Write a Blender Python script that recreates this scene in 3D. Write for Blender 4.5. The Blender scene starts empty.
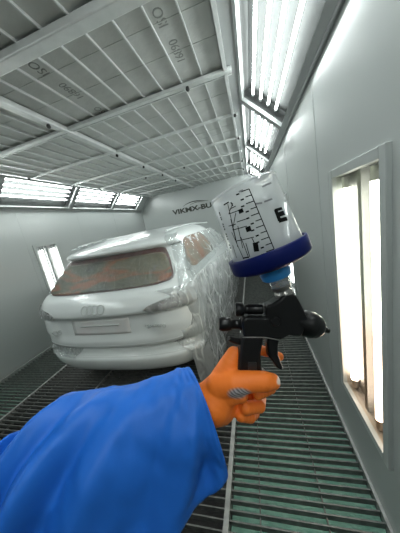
import bpy, bmesh, math, random
from mathutils import Vector, Matrix, noise
random.seed(4)
S = bpy.context.scene
COL = S.collection
PI = math.pi

# ---------------------------------------------------------------- helpers
def tag(o, label=None, cat=None, group=None, kind=None):
    if label: o['label'] = label
    if cat: o['category'] = cat
    if group: o['group'] = group
    if kind: o['kind'] = kind
    return o

def empty(name, loc=(0, 0, 0), label=None, cat=None, group=None, mat=None):
    o = bpy.data.objects.new(name, None)
    o.empty_display_size = .05
    COL.objects.link(o)
    if mat is not None: o.matrix_world = mat
    else: o.location = loc
    return tag(o, label, cat, group)

class MB:
    """collects shapes of ONE mesh object"""
    def __init__(s): s.v = []; s.f = []; s.sm = []; s.mi = []; s.cur = 0
    def add(s, v, f, smooth=False):
        n = len(s.v)
        s.v += [Vector(p) for p in v]
        s.f += [tuple(i + n for i in q) for q in f]
        s.sm += [smooth] * len(f); s.mi += [s.cur] * len(f)
        return s
    def box(s, a, b):
        x0, y0, z0 = a; x1, y1, z1 = b
        return s.add([(x0,y0,z0),(x1,y0,z0),(x1,y1,z0),(x0,y1,z0),(x0,y0,z1),(x1,y0,z1),(x1,y1,z1),(x0,y1,z1)],
              [(0,3,2,1),(4,5,6,7),(0,1,5,4),(1,2,6,5),(2,3,7,6),(3,0,4,7)])
    def quad(s, a, b, c, d): return s.add([a, b, c, d], [(0, 1, 2, 3)])
    def loft(s, rings, cap=True, smooth=True, closed=True):
        n = len(rings[0]); v = [p for r in rings for p in r]; f = []
        for i in range(len(rings) - 1):
            for j in range(n if closed else n - 1):
                k = (j + 1) % n
                f.append((i*n+j, i*n+k, (i+1)*n+k, (i+1)*n+j))
        s.add(v, f, smooth)
        if cap and closed:
            s.add(list(rings[0]), [tuple(reversed(range(n)))])
            s.add(list(rings[-1]), [tuple(range(n))])
        return s
    def tube(s, pts, r, n=10, cap=True):
        pts = [Vector(p) for p in pts]
        if not isinstance(r, (list, tuple)): r = [r] * len(pts)
        rings = []; up = None
        for i, p in enumerate(pts):
            t = (pts[min(i+1, len(pts)-1)] - pts[max(i-1, 0)]).normalized()
            if up is None:
                up = t.orthogonal().normalized()
            up = (up - t * up.dot(t)).normalized()
            b = t.cross(up)
            rings.append([p + (up*math.cos(2*PI*k/n) + b*math.sin(2*PI*k/n)) * r[i] for k in range(n)])
        return s.loft(rings, cap)
    def lathe(s, base, axis, prof, n=24, cap=True):
        """prof: list of (distance along the axis, radius)"""
        base = Vector(base); axis = Vector(axis).normalized()
        u = axis.orthogonal().normalized(); w = axis.cross(u)
        rings = [[base + axis*h + (u*math.cos(2*PI*k/n) + w*math.sin(2*PI*k/n))*r for k in range(n)] for h, r in prof]
        return s.loft(rings, cap)
    def sphere(s, c, r, nu=14, nv=9):
        c = Vector(c)
        rings = []
        for i in range(nv + 1):
            a = -PI/2 + PI * min(max(i, .02), nv - .02) / nv
            rings.append([c + Vector((math.cos(a)*math.cos(2*PI*k/nu), math.cos(a)*math.sin(2*PI*k/nu), math.sin(a)))*r for k in range(nu)])
        return s.loft(rings, True)
    def prism(s, poly, w0, w1, smooth=False):
        """poly in (u,v), extruded along w"""
        n = len(poly)
        v = [(p[0], p[1], w0) for p in poly] + [(p[0], p[1], w1) for p in poly]
        f = [tuple(range(n))[::-1], tuple(range(n, 2*n))] + [(i, (i+1) % n, n+(i+1) % n, n+i) for i in range(n)]
        return s.add(v, f, smooth)
    def mesh(s, name, mats):
        me = bpy.data.meshes.new(name)
        me.from_pydata([tuple(p) for p in s.v], [], s.f)
        me.polygons.foreach_set('use_smooth', s.sm)
        if not isinstance(mats, (list, tuple)): mats = [mats]
        for m in mats: me.materials.append(m)
        me.polygons.foreach_set('material_index', s.mi)
        bm = bmesh.new(); bm.from_mesh(me)
        bmesh.ops.recalc_face_normals(bm, faces=bm.faces[:])
        bm.to_mesh(me); bm.free()
        return me
    def build(s, name, mats, parent=None, bevel=0, segs=2):
        o = bpy.data.objects.new(name, s.mesh(name, mats))
        COL.objects.link(o)
        if parent: o.parent = parent
        if bevel:
            m = o.modifiers.new('bevel', 'BEVEL'); m.width = bevel; m.segments = segs; m.limit_method = 'ANGLE'
            m.angle_limit = math.radians(35)
        return o

def bake(o):
    """apply an object's modifiers"""
    dg = bpy.context.evaluated_depsgraph_get()
    me = bpy.data.meshes.new_from_object(o.evaluated_get(dg))
    o.modifiers.clear(); o.data = me
    return o

def copy_tree(o, parent=None):
    c = o.copy(); COL.objects.link(c)
    if parent: c.parent = parent
    for ch in list(o.children): copy_tree(ch, c)
    return c

def text_mesh(body, size, depth=0.002, bold=0.0):
    cu = bpy.data.curves.new('lettering', 'FONT')
    cu.body = body; cu.size = size; cu.extrude = depth; cu.offset = bold
    cu.align_x = 'CENTER'; cu.align_y = 'CENTER'; cu.resolution_u = 3
    o = bpy.data.objects.new('lettering', cu); COL.objects.link(o)
    dg = bpy.context.evaluated_depsgraph_get(); dg.update()
    me = bpy.data.meshes.new_from_object(o.evaluated_get(dg))
    bpy.data.objects.remove(o)
    return me

def text_obj(name, body, size, mat, loc, right, up, depth=.001, parent=None, bold=0.0, sx=1.0):
    me = text_mesh(body, size, depth, bold)
    me.materials.clear(); me.materials.append(mat)
    r = Vector(right).normalized(); u = Vector(up); u = (u - r*u.dot(r)).normalized(); n = r.cross(u)
    M = Matrix(((r.x*sx, u.x, n.x), (r.y*sx, u.y, n.y), (r.z*sx, u.z, n.z)))
    for v in me.vertices: v.co = M @ v.co + Vector(loc)
    o = bpy.data.objects.new(name, me); COL.objects.link(o)
    if parent: o.parent = parent
    return o

# ---------------------------------------------------------------- materials
def mat(name, col, rough=.5, metal=0, coat=0, spec=.5, bump=None, noise_col=None, emit=None, scale=8):
    m = bpy.data.materials.new(name); m.use_nodes = True
    nt = m.node_tree; b = nt.nodes['Principled BSDF']
    b.inputs['Base Color'].default_value = (*col, 1); b.inputs['Roughness'].default_value = rough
    b.inputs['Metallic'].default_value = metal; b.inputs['Coat Weight'].default_value = coat
    b.inputs['Specular IOR Level'].default_value = spec
    tc = nt.nodes.new('ShaderNodeTexCoord')
    if noise_col:
        n = nt.nodes.new('ShaderNodeTexNoise'); n.inputs['Scale'].default_value = scale; n.inputs['Detail'].default_value = 5
        r = nt.nodes.new('ShaderNodeValToRGB')
        r.color_ramp.elements[0].position = .35; r.color_ramp.elements[0].color = (*col, 1)
        r.color_ramp.elements[1].position = .65; r.color_ramp.elements[1].color = (*noise_col, 1)
        nt.links.new(tc.outputs['Object'], n.inputs['Vector']); nt.links.new(n.outputs['Fac'], r.inputs['Fac'])
        nt.links.new(r.outputs['Color'], b.inputs['Base Color'])
    if bump:
        sc, st, dist = bump
        n2 = nt.nodes.new('ShaderNodeTexNoise'); n2.inputs['Scale'].default_value = sc; n2.inputs['Detail'].default_value = 4
        bp = nt.nodes.new('ShaderNodeBump'); bp.inputs['Strength'].default_value = st; bp.inputs['Distance'].default_value = dist
        nt.links.new(tc.outputs['Object'], n2.inputs['Vector']); nt.links.new(n2.outputs['Fac'], bp.inputs['Height'])
        nt.links.new(bp.outputs['Normal'], b.inputs['Normal'])
    if emit:
        b.inputs['Emission Color'].default_value = (*emit[0], 1); b.inputs['Emission Strength'].default_value = emit[1]
    return m

def film_mat(name, tint=(.93, .95, .95), gloss=.16, haze=.12, bscale=14, bstr=.8, stretch=(1, 1, 1), dist=.02, rough=.12, crease=None):
    """thin clear plastic: mostly see-through, a little milky, shiny on its creases"""
    m = bpy.data.materials.new(name); m.use_nodes = True
    nt = m.node_tree; nt.nodes.clear(); L = nt.links.new
    out = nt.nodes.new('ShaderNodeOutputMaterial')
    tc = nt.nodes.new('ShaderNodeTexCoord'); mp = nt.nodes.new('ShaderNodeMapping'); mp.inputs['Scale'].default_value = stretch
    n = nt.nodes.new('ShaderNodeTexNoise'); n.inputs['Scale'].default_value = bscale; n.inputs['Detail'].default_value = 3
    n.inputs['Distortion'].default_value = 1.2
    L(tc.outputs['Object'], mp.inputs['Vector']); L(mp.outputs['Vector'], n.inputs['Vector'])
    bp = nt.nodes.new('ShaderNodeBump'); bp.inputs['Strength'].default_value = bstr; bp.inputs['Distance'].default_value = dist
    L(n.outputs['Fac'], bp.inputs['Height'])
    tr = nt.nodes.new('ShaderNodeBsdfTransparent'); tr.inputs['Color'].default_value = (*tint, 1)
    df = nt.nodes.new('ShaderNodeBsdfDiffuse'); df.inputs['Color'].default_value = (.90, .92, .915, 1)
    gl = nt.nodes.new('ShaderNodeBsdfGlossy'); gl.inputs['Roughness'].default_value = rough
    gl.inputs['Color'].default_value = (.95, .97, .97, 1)
    L(bp.outputs['Normal'], gl.inputs['Normal']); L(bp.outputs['Normal'], df.inputs['Normal'])
    lw = nt.nodes.new('ShaderNodeLayerWeight'); lw.inputs['Blend'].default_value = .25
    L(bp.outputs['Normal'], lw.inputs['Normal'])
    mr = nt.nodes.new('ShaderNodeMapRange'); mr.inputs['To Min'].default_value = gloss; mr.inputs['To Max'].default_value = min(1, gloss + .45)
    L(lw.outputs['Fresnel'], mr.inputs['Value'])
    tl = nt.nodes.new('ShaderNodeBsdfTranslucent'); tl.inputs['Color'].default_value = (.85, .87, .86, 1)
    md = nt.nodes.new('ShaderNodeMixShader'); md.inputs[0].default_value = .45
    L(df.outputs[0], md.inputs[1]); L(tl.outputs[0], md.inputs[2])
    m1 = nt.nodes.new('ShaderNodeMixShader'); m1.inputs[0].default_value = haze
    if crease:                                   # sharp creases scatter more light than the flat film
        cs, cw, ch = crease
        nz = nt.nodes.new('ShaderNodeTexNoise'); nz.inputs['Scale'].default_value = cs*.8; L(mp.outputs['Vector'], nz.inputs['Vector'])
        mxv = nt.nodes.new('ShaderNodeMix'); mxv.data_type = 'RGBA'; mxv.inputs['Factor'].default_value = .22
        L(mp.outputs['Vector'], mxv.inputs['A']); L(nz.outputs['Color'], mxv.inputs['B'])
        vo = nt.nodes.new('ShaderNodeTexVoronoi'); vo.feature = 'DISTANCE_TO_EDGE'; vo.inputs['Scale'].default_value = cs
        L(mxv.outputs['Result'], vo.inputs['Vector'])
        cr = nt.nodes.new('ShaderNodeMapRange'); cr.inputs['From Min'].default_value = cw; cr.inputs['From Max'].default_value = 0
        cr.inputs['To Min'].default_value = haze; cr.inputs['To Max'].default_value = ch
        L(vo.outputs['Distance'], cr.inputs['Value'])
        n3 = nt.nodes.new('ShaderNodeTexNoise'); n3.inputs['Scale'].default_value = cs*.35; L(mp.outputs['Vector'], n3.inputs['Vector'])
        mm = nt.nodes.new('ShaderNodeMapRange'); mm.inputs['From Min'].default_value = .42; mm.inputs['From Max'].default_value = .58
        L(n3.outputs['Fac'], mm.inputs['Value'])
        mf = nt.nodes.new('ShaderNodeMix'); mf.inputs['A'].default_value = haze
        L(mm.outputs['Result'], mf.inputs['Factor']); L(cr.outputs['Result'], mf.inputs['B'])
        L(mf.outputs['Result'], m1.inputs[0])
    m2 = nt.nodes.new('ShaderNodeMixShader')
    L(tr.outputs[0], m1.inputs[1]); L(md.outputs[0], m1.inputs[2])
    L(m1.outputs[0], m2.inputs[1]); L(gl.outputs[0], m2.inputs[2]); L(mr.outputs['Result'], m2.inputs[0])
    L(m2.outputs[0], out.inputs['Surface'])
    return m

def emis(name, col, st):
    m = bpy.data.materials.new(name); m.use_nodes = True
    nt = m.node_tree; nt.nodes.clear()
    e = nt.nodes.new('ShaderNodeEmission'); e.inputs['Color'].default_value = (*col, 1); e.inputs['Strength'].default_value = st
    o = nt.nodes.new('ShaderNodeOutputMaterial'); nt.links.new(e.outputs[0], o.inputs['Surface'])
    return m

def pane_mat(name, stain=False):
    """clear cover glass; the wall lamps' panes carry a film of dried overspray"""
    m = bpy.data.materials.new(name); m.use_nodes = True
    nt = m.node_tree; nt.nodes.clear(); L = nt.links.new
    out = nt.nodes.new('ShaderNodeOutputMaterial')
    tr = nt.nodes.new('ShaderNodeBsdfTransparent'); gl = nt.nodes.new('ShaderNodeBsdfGlossy'); gl.inputs['Roughness'].default_value = .04
    mx = nt.nodes.new('ShaderNodeMixShader'); mx.inputs[0].default_value = .06
    tr.inputs['Color'].default_value = (.95, .97, .97, 1)
    L(tr.outputs[0], mx.inputs[1]); L(gl.outputs[0], mx.inputs[2])
    last = mx
    if stain:
        tc = nt.nodes.new('ShaderNodeTexCoord'); sx = nt.nodes.new('ShaderNodeSeparateXYZ'); L(tc.outputs['Object'], sx.inputs[0])
        n = nt.nodes.new('ShaderNodeTexNoise'); n.inputs['Scale'].default_value = 6; L(tc.outputs['Object'], n.inputs['Vector'])
        ad = nt.nodes.new('ShaderNodeMath'); ad.operation = 'MULTIPLY_ADD'; ad.inputs[1].default_value = .25
        L(n.outputs['Fac'], ad.inputs[0]); L(sx.outputs['Z'], ad.inputs[2])
        r = nt.nodes.new('ShaderNodeValToRGB'); e = r.color_ramp.elements
        e[0].position = .62; e[0].color = (.95, .84, .74, 1); e[1].position = .80; e[1].color = (.95, .955, .89, 1)
        L(ad.outputs[0], r.inputs['Fac']); L(r.outputs['Color'], tr.inputs['Color'])
    L(last.outputs[0], out.inputs['Surface'])
    return m

M = {}
M['wall'] = mat('wall_paint', (.40, .425, .415), .22, coat=.0, bump=(2.2, .05, .05))
M['wall_trim'] = mat('trim_paint', (.36, .385, .375), .35)
M['ceil'] = mat('filter_fleece', (.50, .515, .50), .9, noise_col=(.56, .575, .56), bump=(9, .35, .02), scale=5)
M['grid'] = mat('galvanised_steel', (.62, .64, .63), .42, metal=.35, noise_col=(.70, .72, .71), scale=12)
M['ink'] = mat('stamp_ink', (.27, .28, .27), .9)
M['clip'] = mat('black_plastic_clip', (.015, .015, .015), .4)
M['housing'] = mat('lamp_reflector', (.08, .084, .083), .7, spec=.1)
M['housingw'] = mat('wall_lamp_reflector', (.33, .34, .335), .5)
M['frame'] = mat('lamp_frame', (.33, .345, .34), .35, metal=.3)
M['tube'] = emis('lit_tube', (.95, 1.0, .98), 29)
M['tubew'] = emis('lit_wall_tube', (1.0, .99, .96), 13)
M['cap'] = mat('tube_cap', (.6, .6, .6), .4, metal=.6)
M['pane'] = pane_mat('cover_glass'); M['panes'] = pane_mat('stained_cover_glass', True)
M['slat'] = mat('grate_steel', (.10, .105, .10), .5, metal=.3, noise_col=(.16, .165, .155), scale=30)
M['rail'] = mat('rail_steel', (.38, .385, .37), .45, metal=.5, noise_col=(.27, .275, .265), scale=20)
M['filter'] = mat('green_filter', (.16, .36, .28), .95, noise_col=(.24, .43, .35), bump=(60, .5, .01), scale=18)
M['pit'] = mat('pit_concrete', (.05, .05, .048), .9, noise_col=(.03, .03, .03))
M['paint'] = mat('pale_primer', (.77, .81, .805), .25, coat=.45)
M['paintd'] = mat('primer_lower', (.74, .78, .77), .26, coat=.4)
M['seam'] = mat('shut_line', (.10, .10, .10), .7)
M['badge'] = mat('painted_badge', (.58, .61, .60), .3, coat=.3)
M['plate'] = mat('plate_recess', (.73, .75, .74), .22, coat=.5, noise_col=(.74, .715, .71), scale=6)
M['seal'] = mat('red_masking_edge', (.19, .055, .05), .5, noise_col=(.10, .06, .055), scale=5)
M['paper'] = mat('masked_pane', (.56, .58, .57), .5)
M['lampm'] = mat('masked_lamp', (.02, .02, .022), .3, coat=.4, noise_col=(.55, .56, .56), scale=22)
M['lamp'] = mat('tail_lamp', (.58, .57, .56), .25, coat=.3, noise_col=(.17, .15, .15), scale=13)
M['tyre'] = mat('tyre_rubber', (.02, .02, .02), .8); M['rim'] = mat('wheel_alloy', (.5, .5, .5), .3, metal=.9)
M['film'] = film_mat('clear_film', bscale=9, gloss=.12, haze=.16, bstr=1.0, crease=(5, .06, .9))
M['filmw'] = film_mat('window_film', bscale=11, gloss=.06, haze=.02, bstr=1.0, stretch=(2.2, 1, .8), dist=.07, crease=(7, .10, .34))
M['filmd'] = film_mat('drape_film', bscale=5.0, gloss=.15, haze=.42, bstr=1.0, stretch=(1.2, 1.5, .7), dist=.06, crease=(5, .07, .95))
M['filmt'] = film_mat('bunched_film', bscale=20, gloss=.14, haze=.2, bstr=1.0, stretch=(1.6, 1, 1), dist=.04, crease=(13, .10, .95))

def glass_in(name, k):
    """window glass with the brown lining and orange padding behind it showing through"""
    m = bpy.data.materials.new(name); m.use_nodes = True
    nt = m.node_tree; b = nt.nodes['Principled BSDF']; L = nt.links.new
    b.inputs['Roughness'].default_value = .4; b.inputs['Specular IOR Level'].default_value = .3
    tc = nt.nodes.new('ShaderNodeTexCoord'); mp = nt.nodes.new('ShaderNodeMapping')
    mp.inputs['Scale'].default_value = (1.0, 1.0, 4.0); mp.inputs['Rotation'].default_value = (0, math.radians(k), 0)
    n = nt.nodes.new('ShaderNodeTexNoise'); n.inputs['Scale'].default_value = 1.7; n.inputs['Detail'].default_value = 4
    n.inputs['Distortion'].default_value = .5
    L(tc.outputs['Object'], mp.inputs[0]); L(mp.outputs[0], n.inputs['Vector'])
    r = nt.nodes.new('ShaderNodeValToRGB'); e = r.color_ramp.elements
    e[0].position = .30; e[0].color = (.07, .068, .045, 1); e[1].position = .72; e[1].color = (.25, .235, .17, 1)
    x = e.new(.47); x.color = (.17, .16, .10, 1); x = e.new(.54); x.color = (.40, .13, .055, 1); x = e.new(.585); x.color = (.21, .185, .115, 1)
    L(n.outputs['Fac'], r.inputs['Fac']); L(r.outputs['Color'], b.inputs['Base Color'])
    return m
M['glass'] = glass_in('rear_glass', 12)
M['glasst'] = mat('tan_side_glass', (.34, .30, .20), .2, coat=.4, noise_col=(.50, .20, .09), scale=3.2)

# ---------------------------------------------------------------- camera
F = 212.8234964824593
R = ((0.9572404487520171, 0.2225217754789885, -0.18486422777460212),
     (-0.13009454564594, -0.23964787563001858, -0.9621041029427022),
     (-0.2583914326486035, 0.9450147909655582, -0.2004517707332725))
CR, CU, CB = Vector(R[0]), -Vector(R[1]), -Vector(R[2])      # camera right, up, back in the room
EYE = Vector((0, 0, 1.6))
def frame_at(p):
    return Matrix(((CR.x, CU.x, CB.x, p.x), (CR.y, CU.y, CB.y, p.y), (CR.z, CU.z, CB.z, p.z), (0, 0, 0, 1)))
cam = bpy.data.objects.new('camera', bpy.data.cameras.new('camera')); COL.objects.link(cam)
cam.data.sensor_fit = 'HORIZONTAL'; cam.data.sensor_width = 36; cam.data.lens = F/400*36
cam.data.clip_start = .01; cam.data.clip_end = 60
cam.matrix_world = frame_at(EYE)
S.camera = cam
def seen(px, py, d):
    """room point at depth d in front of the lens, used when measuring the hand and gun off the photograph"""
    return EYE + CR*((px-200)/F*d) - CU*((py-266.5)/F*d) - CB*d

# ---------------------------------------------------------------- the booth
XR, XL, YB, YF, ZH, ZC = .456, -3.583, 6.95, -3.3, 2.335, 2.735
HIP = ZC - ZH
def struct(mb, name, m, bevel=0):
    return tag(mb.build(name, m, None, bevel), kind='structure')

def holed_wall(x, holes, thick):
    mb = MB(); cuts = sorted(holes); y = YF
    s = 1 if x > -1 else -1
    def bx(y0, y1, z0, z1): mb.box((min(x, x+s*thick), y0, z0), (max(x, x+s*thick), y1, z1))
    for (a, b, z0, z1) in cuts:
        bx(y, a, -.3, ZH); bx(a, b, -.3, z0); bx(a, b, z1, ZH); y = b
    bx(y, YB, -.3, ZH)
    return mb
WL = [(.895, 1.345, .42, 1.70), (2.87, 3.28, .42, 1.71)]
struct(holed_wall(XR, WL, .025), 'wall_right', M['wall'])
struct(holed_wall(XL, WL, .025), 'wall_left', M['wall'])
for nm, y0, y1 in (('wall_back', YB, YB+.06), ('wall_front', YF-.06, YF)):
    mb = MB(); poly = [(XL-.06, -.3), (XR+.06, -.3), (XR+.06, ZH), (XR-HIP, ZC+.06), (XL+HIP, ZC+.06), (XL-.06, ZH)]
    n = len(poly)
    mb.add([(p[0], y0, p[1]) for p in poly] + [(p[0], y1, p[1]) for p in poly],
           [tuple(range(n)), tuple(range(2*n-1, n-1, -1))] + [(i, (i+1) % n, n+(i+1) % n, n+i) for i in range(n)])
    struct(mb, nm, M['wall'])
struct(MB().box((XL+HIP-.02, YF, ZC), (XR-HIP+.02, YB, ZC+.05)), 'ceiling', M['ceil'])
struct(MB().box((XL-.06, YF, -.62), (XR+.06, YB, -.55)), 'floor', M['pit'])
# low kerbs where wall meets grating
trim_no = [0]
def trim(mb, m, bevel=0):
    trim_no[0] += 1
    return struct(mb, 'trim_%d' % trim_no[0], m, bevel)
struct(MB().box((XR-.014, YF, -.04), (XR, YB, .012)), 'baseboard_right', M['rail'])
struct(MB().box((XL, YF, -.04), (XL+.03, YB, .02)), 'baseboard_left', M['rail'])
# sheet joints on the right and left walls
for y in (.35, 1.62, 2.75, 4.0, 5.3):
    trim(MB().box((XR-.0015, y, .02), (XR, y+.012, ZH)), M['wall'])
    trim(MB().box((XL, y, .02), (XL+.0015, y+.012, ZH)), M['wall'])
# hip edge rails
for s, x in ((1, XR), (-1, XL)):
    trim(MB().tube([(x-s*.008, YF, ZH-.010), (x-s*.008, YB, ZH-.010)], .012, 8), M['frame'])
    trim(MB().box((min(x-s*(HIP-.012), x-s*(HIP+.10)), YF, ZC-.012), (max(x-s*(HIP-.012), x-s*(HIP+.10)), YB, ZC-.002)), M['frame'])

# ceiling: filter fleece held by a steel grid
gx0, gx1 = XL+HIP+.10, XR-HIP-.10
xs = [-.052 - .1735*i for i in range(19)]
for x in xs:
    if x < gx0+.02: break
    trim(MB().box((x-.0045, YF, ZC-.018), (x+.0045, YB, ZC-.001)), M['grid'])
trim(MB().box((-.055, YF, ZC-.04), (-.028, YB, ZC)), M['grid'])
trim(MB().box((gx0-.01, YF, ZC-.04), (gx0+.02, YB, ZC)), M['grid'])
trim(MB().box((-1.615, YF, ZC-.058), (-1.580, YB, ZC-.012)), M['grid'], .006)       # long centre rail
trim(MB().box((-1.69, YF, ZC-.03), (-1.655, YB, ZC-.008)), M['grid'])
trim(MB().box((gx0, 1.155, ZC-.06), (gx1+.05, 1.235, ZC-.012)), M['grid'], .008)     # wide cross beam
CROSS = [1.99, 2.77, 3.555, 4.30, 5.10, 5.90]
for i, y in enumerate(CROSS):
    w = .024 if i == 0 else .014
    trim(MB().box((gx0, y-w, ZC-.045), (gx1+.05, y+w, ZC-.018)), M['grid'], .004)
    if i == 0: trim(MB().box((gx0, y+.05, ZC-.035), (gx1+.05, y+.066, ZC-.012)), M['grid'])
# seams pressed into the fleece
for k, y in enumerate((1.42, 1.66, 2.35, 3.1, 3.3, 4.6)):
    trim(MB().box((gx0+.03, y, ZC-.003), (gx1, y+.008, ZC)), M['ceil'])
# clips
def clip_mb():
    return MB().lathe((0, 0, 0), (0, 0, -1), [(0, .012), (.012, .017), (.024, .017), (.032, .009)], 12)
proto = None
spots = [(-1.60, y+.05, ZC-.062, 'on the centre rail') for y in (1.72, 2.74, 3.49, 4.30, 5.10)] + \
        [(-.02, y, ZC-.04, 'at the right end of a cross rail') for y in (2.75, 3.53, 5.0, 5.88)] + \
        [(gx0+.02, y, ZC-.04, 'above the left lights') for y in (2.72, 3.56, 4.3)] + \
        [(-.36, 1.985, ZC-.045, 'near the stamped lettering'), (-1.113, 4.30, ZC-.045, 'out in the far filter field'), (-1.95, 4.30, ZC-.045, 'far left of the centre rail')]
words = ['first', 'second', 'third', 'fourth', 'fifth']
cnt = {}
for (x, y, z, w) in spots:
    if proto is None: o = proto = clip_mb().build('ceiling_clip', M['clip'])
    else: o = proto.copy(); COL.objects.link(o)
    o.location = (x, y, z); cnt[w] = cnt.get(w, 0) + 1
    tag(o, 'small black clip %s, %s from the front' % (w, words[cnt[w]-1]) if sum(q[3] == w for q in spots) > 1 else 'small black clip ' + w, 'clip', 'black clips on the ceiling rails')
# stamped lettering on the fleece (part of the ceiling surface)
ceil_o = bpy.data.objects['ceiling']
def stamp(body, x, y, size, sx=1.0):
    return text_obj('stamped_lettering', body, size, M['ink'], (x, y, ZC-.0012), (0, -1, 0), (-1, 0, 0), .0006, ceil_o, 0, sx)
stamp('ISO', -.335, 1.40, .085); stamp('16890', -.325, 1.67, .085)
stamp('ISO', -1.172, 1.36, .085); stamp('16890', -1.172, 1.63, .085); stamp('ISO', -1.172, 1.95, .085); stamp('16890', -1.15, 1.02, .085)

# ---------------------------------------------------------------- hip lights
def hip_light(side, y0, y1, label):
    x = XR if side > 0 else XL
    e = Vector((-side, 0, 1)).normalized(); n = Vector((-side, 0, -1)).normalized()   # up the slope, into the room
    o = Vector((x, 0, ZH)); W = HIP*math.sqrt(2)
    def P(t, y, d): return o + e*t + n*d + Vector((0, y, 0))
    root = empty('hip_light', P(0, y0, 0), label, 'light', 'sloping ceiling light fixtures')
    off = -P(0, y0, 0)
    def slab(mb, t0, t1, a, b, d0, d1):
        v = [P(t, y, d)+off for d in (d0, d1) for (t, y) in ((t0, a), (t1, a), (t1, b), (t0, b))]
        mb.add(v, [(0,3,2,1),(4,5,6,7),(0,1,5,4),(1,2,6,5),(2,3,7,6),(3,0,4,7)])
    fr = MB(); k, kk = .03, .045; kb = .06
    slab(fr, 0, kb, y0, y1, -.02, .012); slab(fr, W-k, W, y0, y1, -.02, .012)
    slab(fr, kb, W-k, y0, y0+kk, -.02, .012); slab(fr, kb, W-k, y1-kk, y1, -.02, .012)
    fr.build('frame', M['frame'], root)
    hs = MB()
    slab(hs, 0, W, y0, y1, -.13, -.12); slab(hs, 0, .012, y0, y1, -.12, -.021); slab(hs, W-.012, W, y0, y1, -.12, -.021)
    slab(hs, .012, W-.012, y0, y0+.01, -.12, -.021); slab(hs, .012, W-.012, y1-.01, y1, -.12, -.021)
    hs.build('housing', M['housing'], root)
    pn = MB(); pn.quad(*[P(t, y, -.012)+off for (t, y) in ((kb, y0+kk), (W-k, y0+kk), (W-k, y1-kk), (kb, y1-kk))]); pn.build('pane', M['pane'], root)
    for t in (.195, .285, .375, .465):
        tb = MB().tube([P(t, y0+.09, -.075)+off, P(t, y1-.09, -.075)+off], .0105, 10).build('tube', M['tube'], root)
        for a, b in ((y0+.05, y0+.09), (y1-.09, y1-.05)):
            MB().tube([P(t, a, -.075)+off, P(t, b, -.075)+off], .016, 10).build('tube_cap', M['cap'], tb)
    return root
RD = [-1.81, -.35, 1.11, 2.57, 4.16, 5.62, 6.93]  # the spans behind the lens hold unseen lights added to brighten the arm
rl = ['right sloping light well behind the lens', 'right sloping light overhead, behind the lens', 'large right sloping light at the top of the picture, nearest of its row', 'second sloping light of the right row, above the paint cup', 'third sloping light of the right row, beyond the paint cup', 'farthest sloping light of the right row, next to the back wall']
for i in range(6): hip_light(1, RD[i], RD[i+1], rl[i])
LD = [-1.75, -.35, 1.05, 2.45, 3.845, 5.25, 6.55]  # rearmost pair is unseen here too, added as front light
ll = ['left sloping light well behind the camera position', 'left sloping light beside the camera position', 'left sloping light just before the visible row', 'wide sloping light at the left edge of the picture, above the left wall', 'middle sloping light of the left row, above the car tail', 'farthest sloping light of the left row, by the back corner']
for i in range(6): hip_light(-1, LD[i], LD[i+1], ll[i])
trim(MB().add([(XL, 6.55, ZH), (XL+HIP, 6.55, ZC), (XL+HIP, YB, ZC), (XL, YB, ZH)], [(0, 1, 2, 3)]), M['wall'])
for s, x in ((1, XR), (-1, XL)):
    ye = -1.81 if s > 0 else -1.75
    trim(MB().add([(x, YF, ZH), (x-s*HIP, YF, ZC), (x-s*HIP, ye, ZC), (x, ye, ZH)], [(0, 1, 2, 3)]), M['wall'])

# ---------------------------------------------------------------- wall lamps
def wall_light(x, side, hole, label, stained):
    y0, y1, z0, z1 = hole
    root = empty('wall_light', (x, y0, z0), label, 'light', 'upright lamps set in the booth walls')
    def bx(mb, d0, d1, a, b, c, d):      # d: distance from the wall face, positive into the room
        xa, xb = sorted((-side*d0, -side*d1)); mb.box((xa, a-y0, c-z0), (xb, b-y0, d-z0))
    f = MB(); k = .035
    bx(f, -.03, .018, y0-k, y0+.006, z0-k, z1+k); bx(f, -.03, .018, y1-.006, y1+k, z0-k, z1+k)
    bx(f, -.03, .018, y0+.006, y1-.006, z0-k, z0+.006); bx(f, -.03, .018, y0+.006, y1-.006, z1-.006, z1+k)
    f.build('frame', M['wall_trim'], root, .003)
    h = MB(); D = -.06
    bx(h, D-.01, D, y0-.01, y1+.01, z0, z1); bx(h, D, -.031, y0-.01, y0, z0, z1); bx(h, D, -.031, y1, y1+.01, z0, z1)
    bx(h, D, -.031, y0, y1, z0-.01, z0); bx(h, D, -.031, y0, y1, z1, z1+.01)
    ymid = (y0+y1)/2
    bx(h, D, -.022, ymid-.002, ymid+.03, z0, z1)
    h.build('housing', M['housingw'], root)
    p = MB(); bx(p, -.008, -.004, y0+.006, y1-.006, z0+.006, z1-.006); p.build('pane', M['panes'] if stained else M['pane'], root)
    for yy in (y0+.125, y1-.052):
        def pt(z): return (side*.032, yy-y0, z-z0)
        tb = MB().tube([pt(z0+.07), pt(z1-.07)], .02, 12).build('tube', M['tubew'], root)
        for a, b in ((z0+.015, z0+.07), (z1-.07, z1-.015)): MB().tube([pt(a), pt(b)], .018, 12).build('tube_cap', M['cap'], tb)
    return root
wall_light(XR, 1, WL[0], 'tall lamp in the right wall, yellow stained pane, right of the spray gun', True)
wall_light(XR, 1, WL[1], 'far tall lamp in the right wall, mostly behind the paint cup', False)
wall_light(XL, -1, WL[1], 'slanting tall lamp in the left wall beside the car', False)

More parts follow.
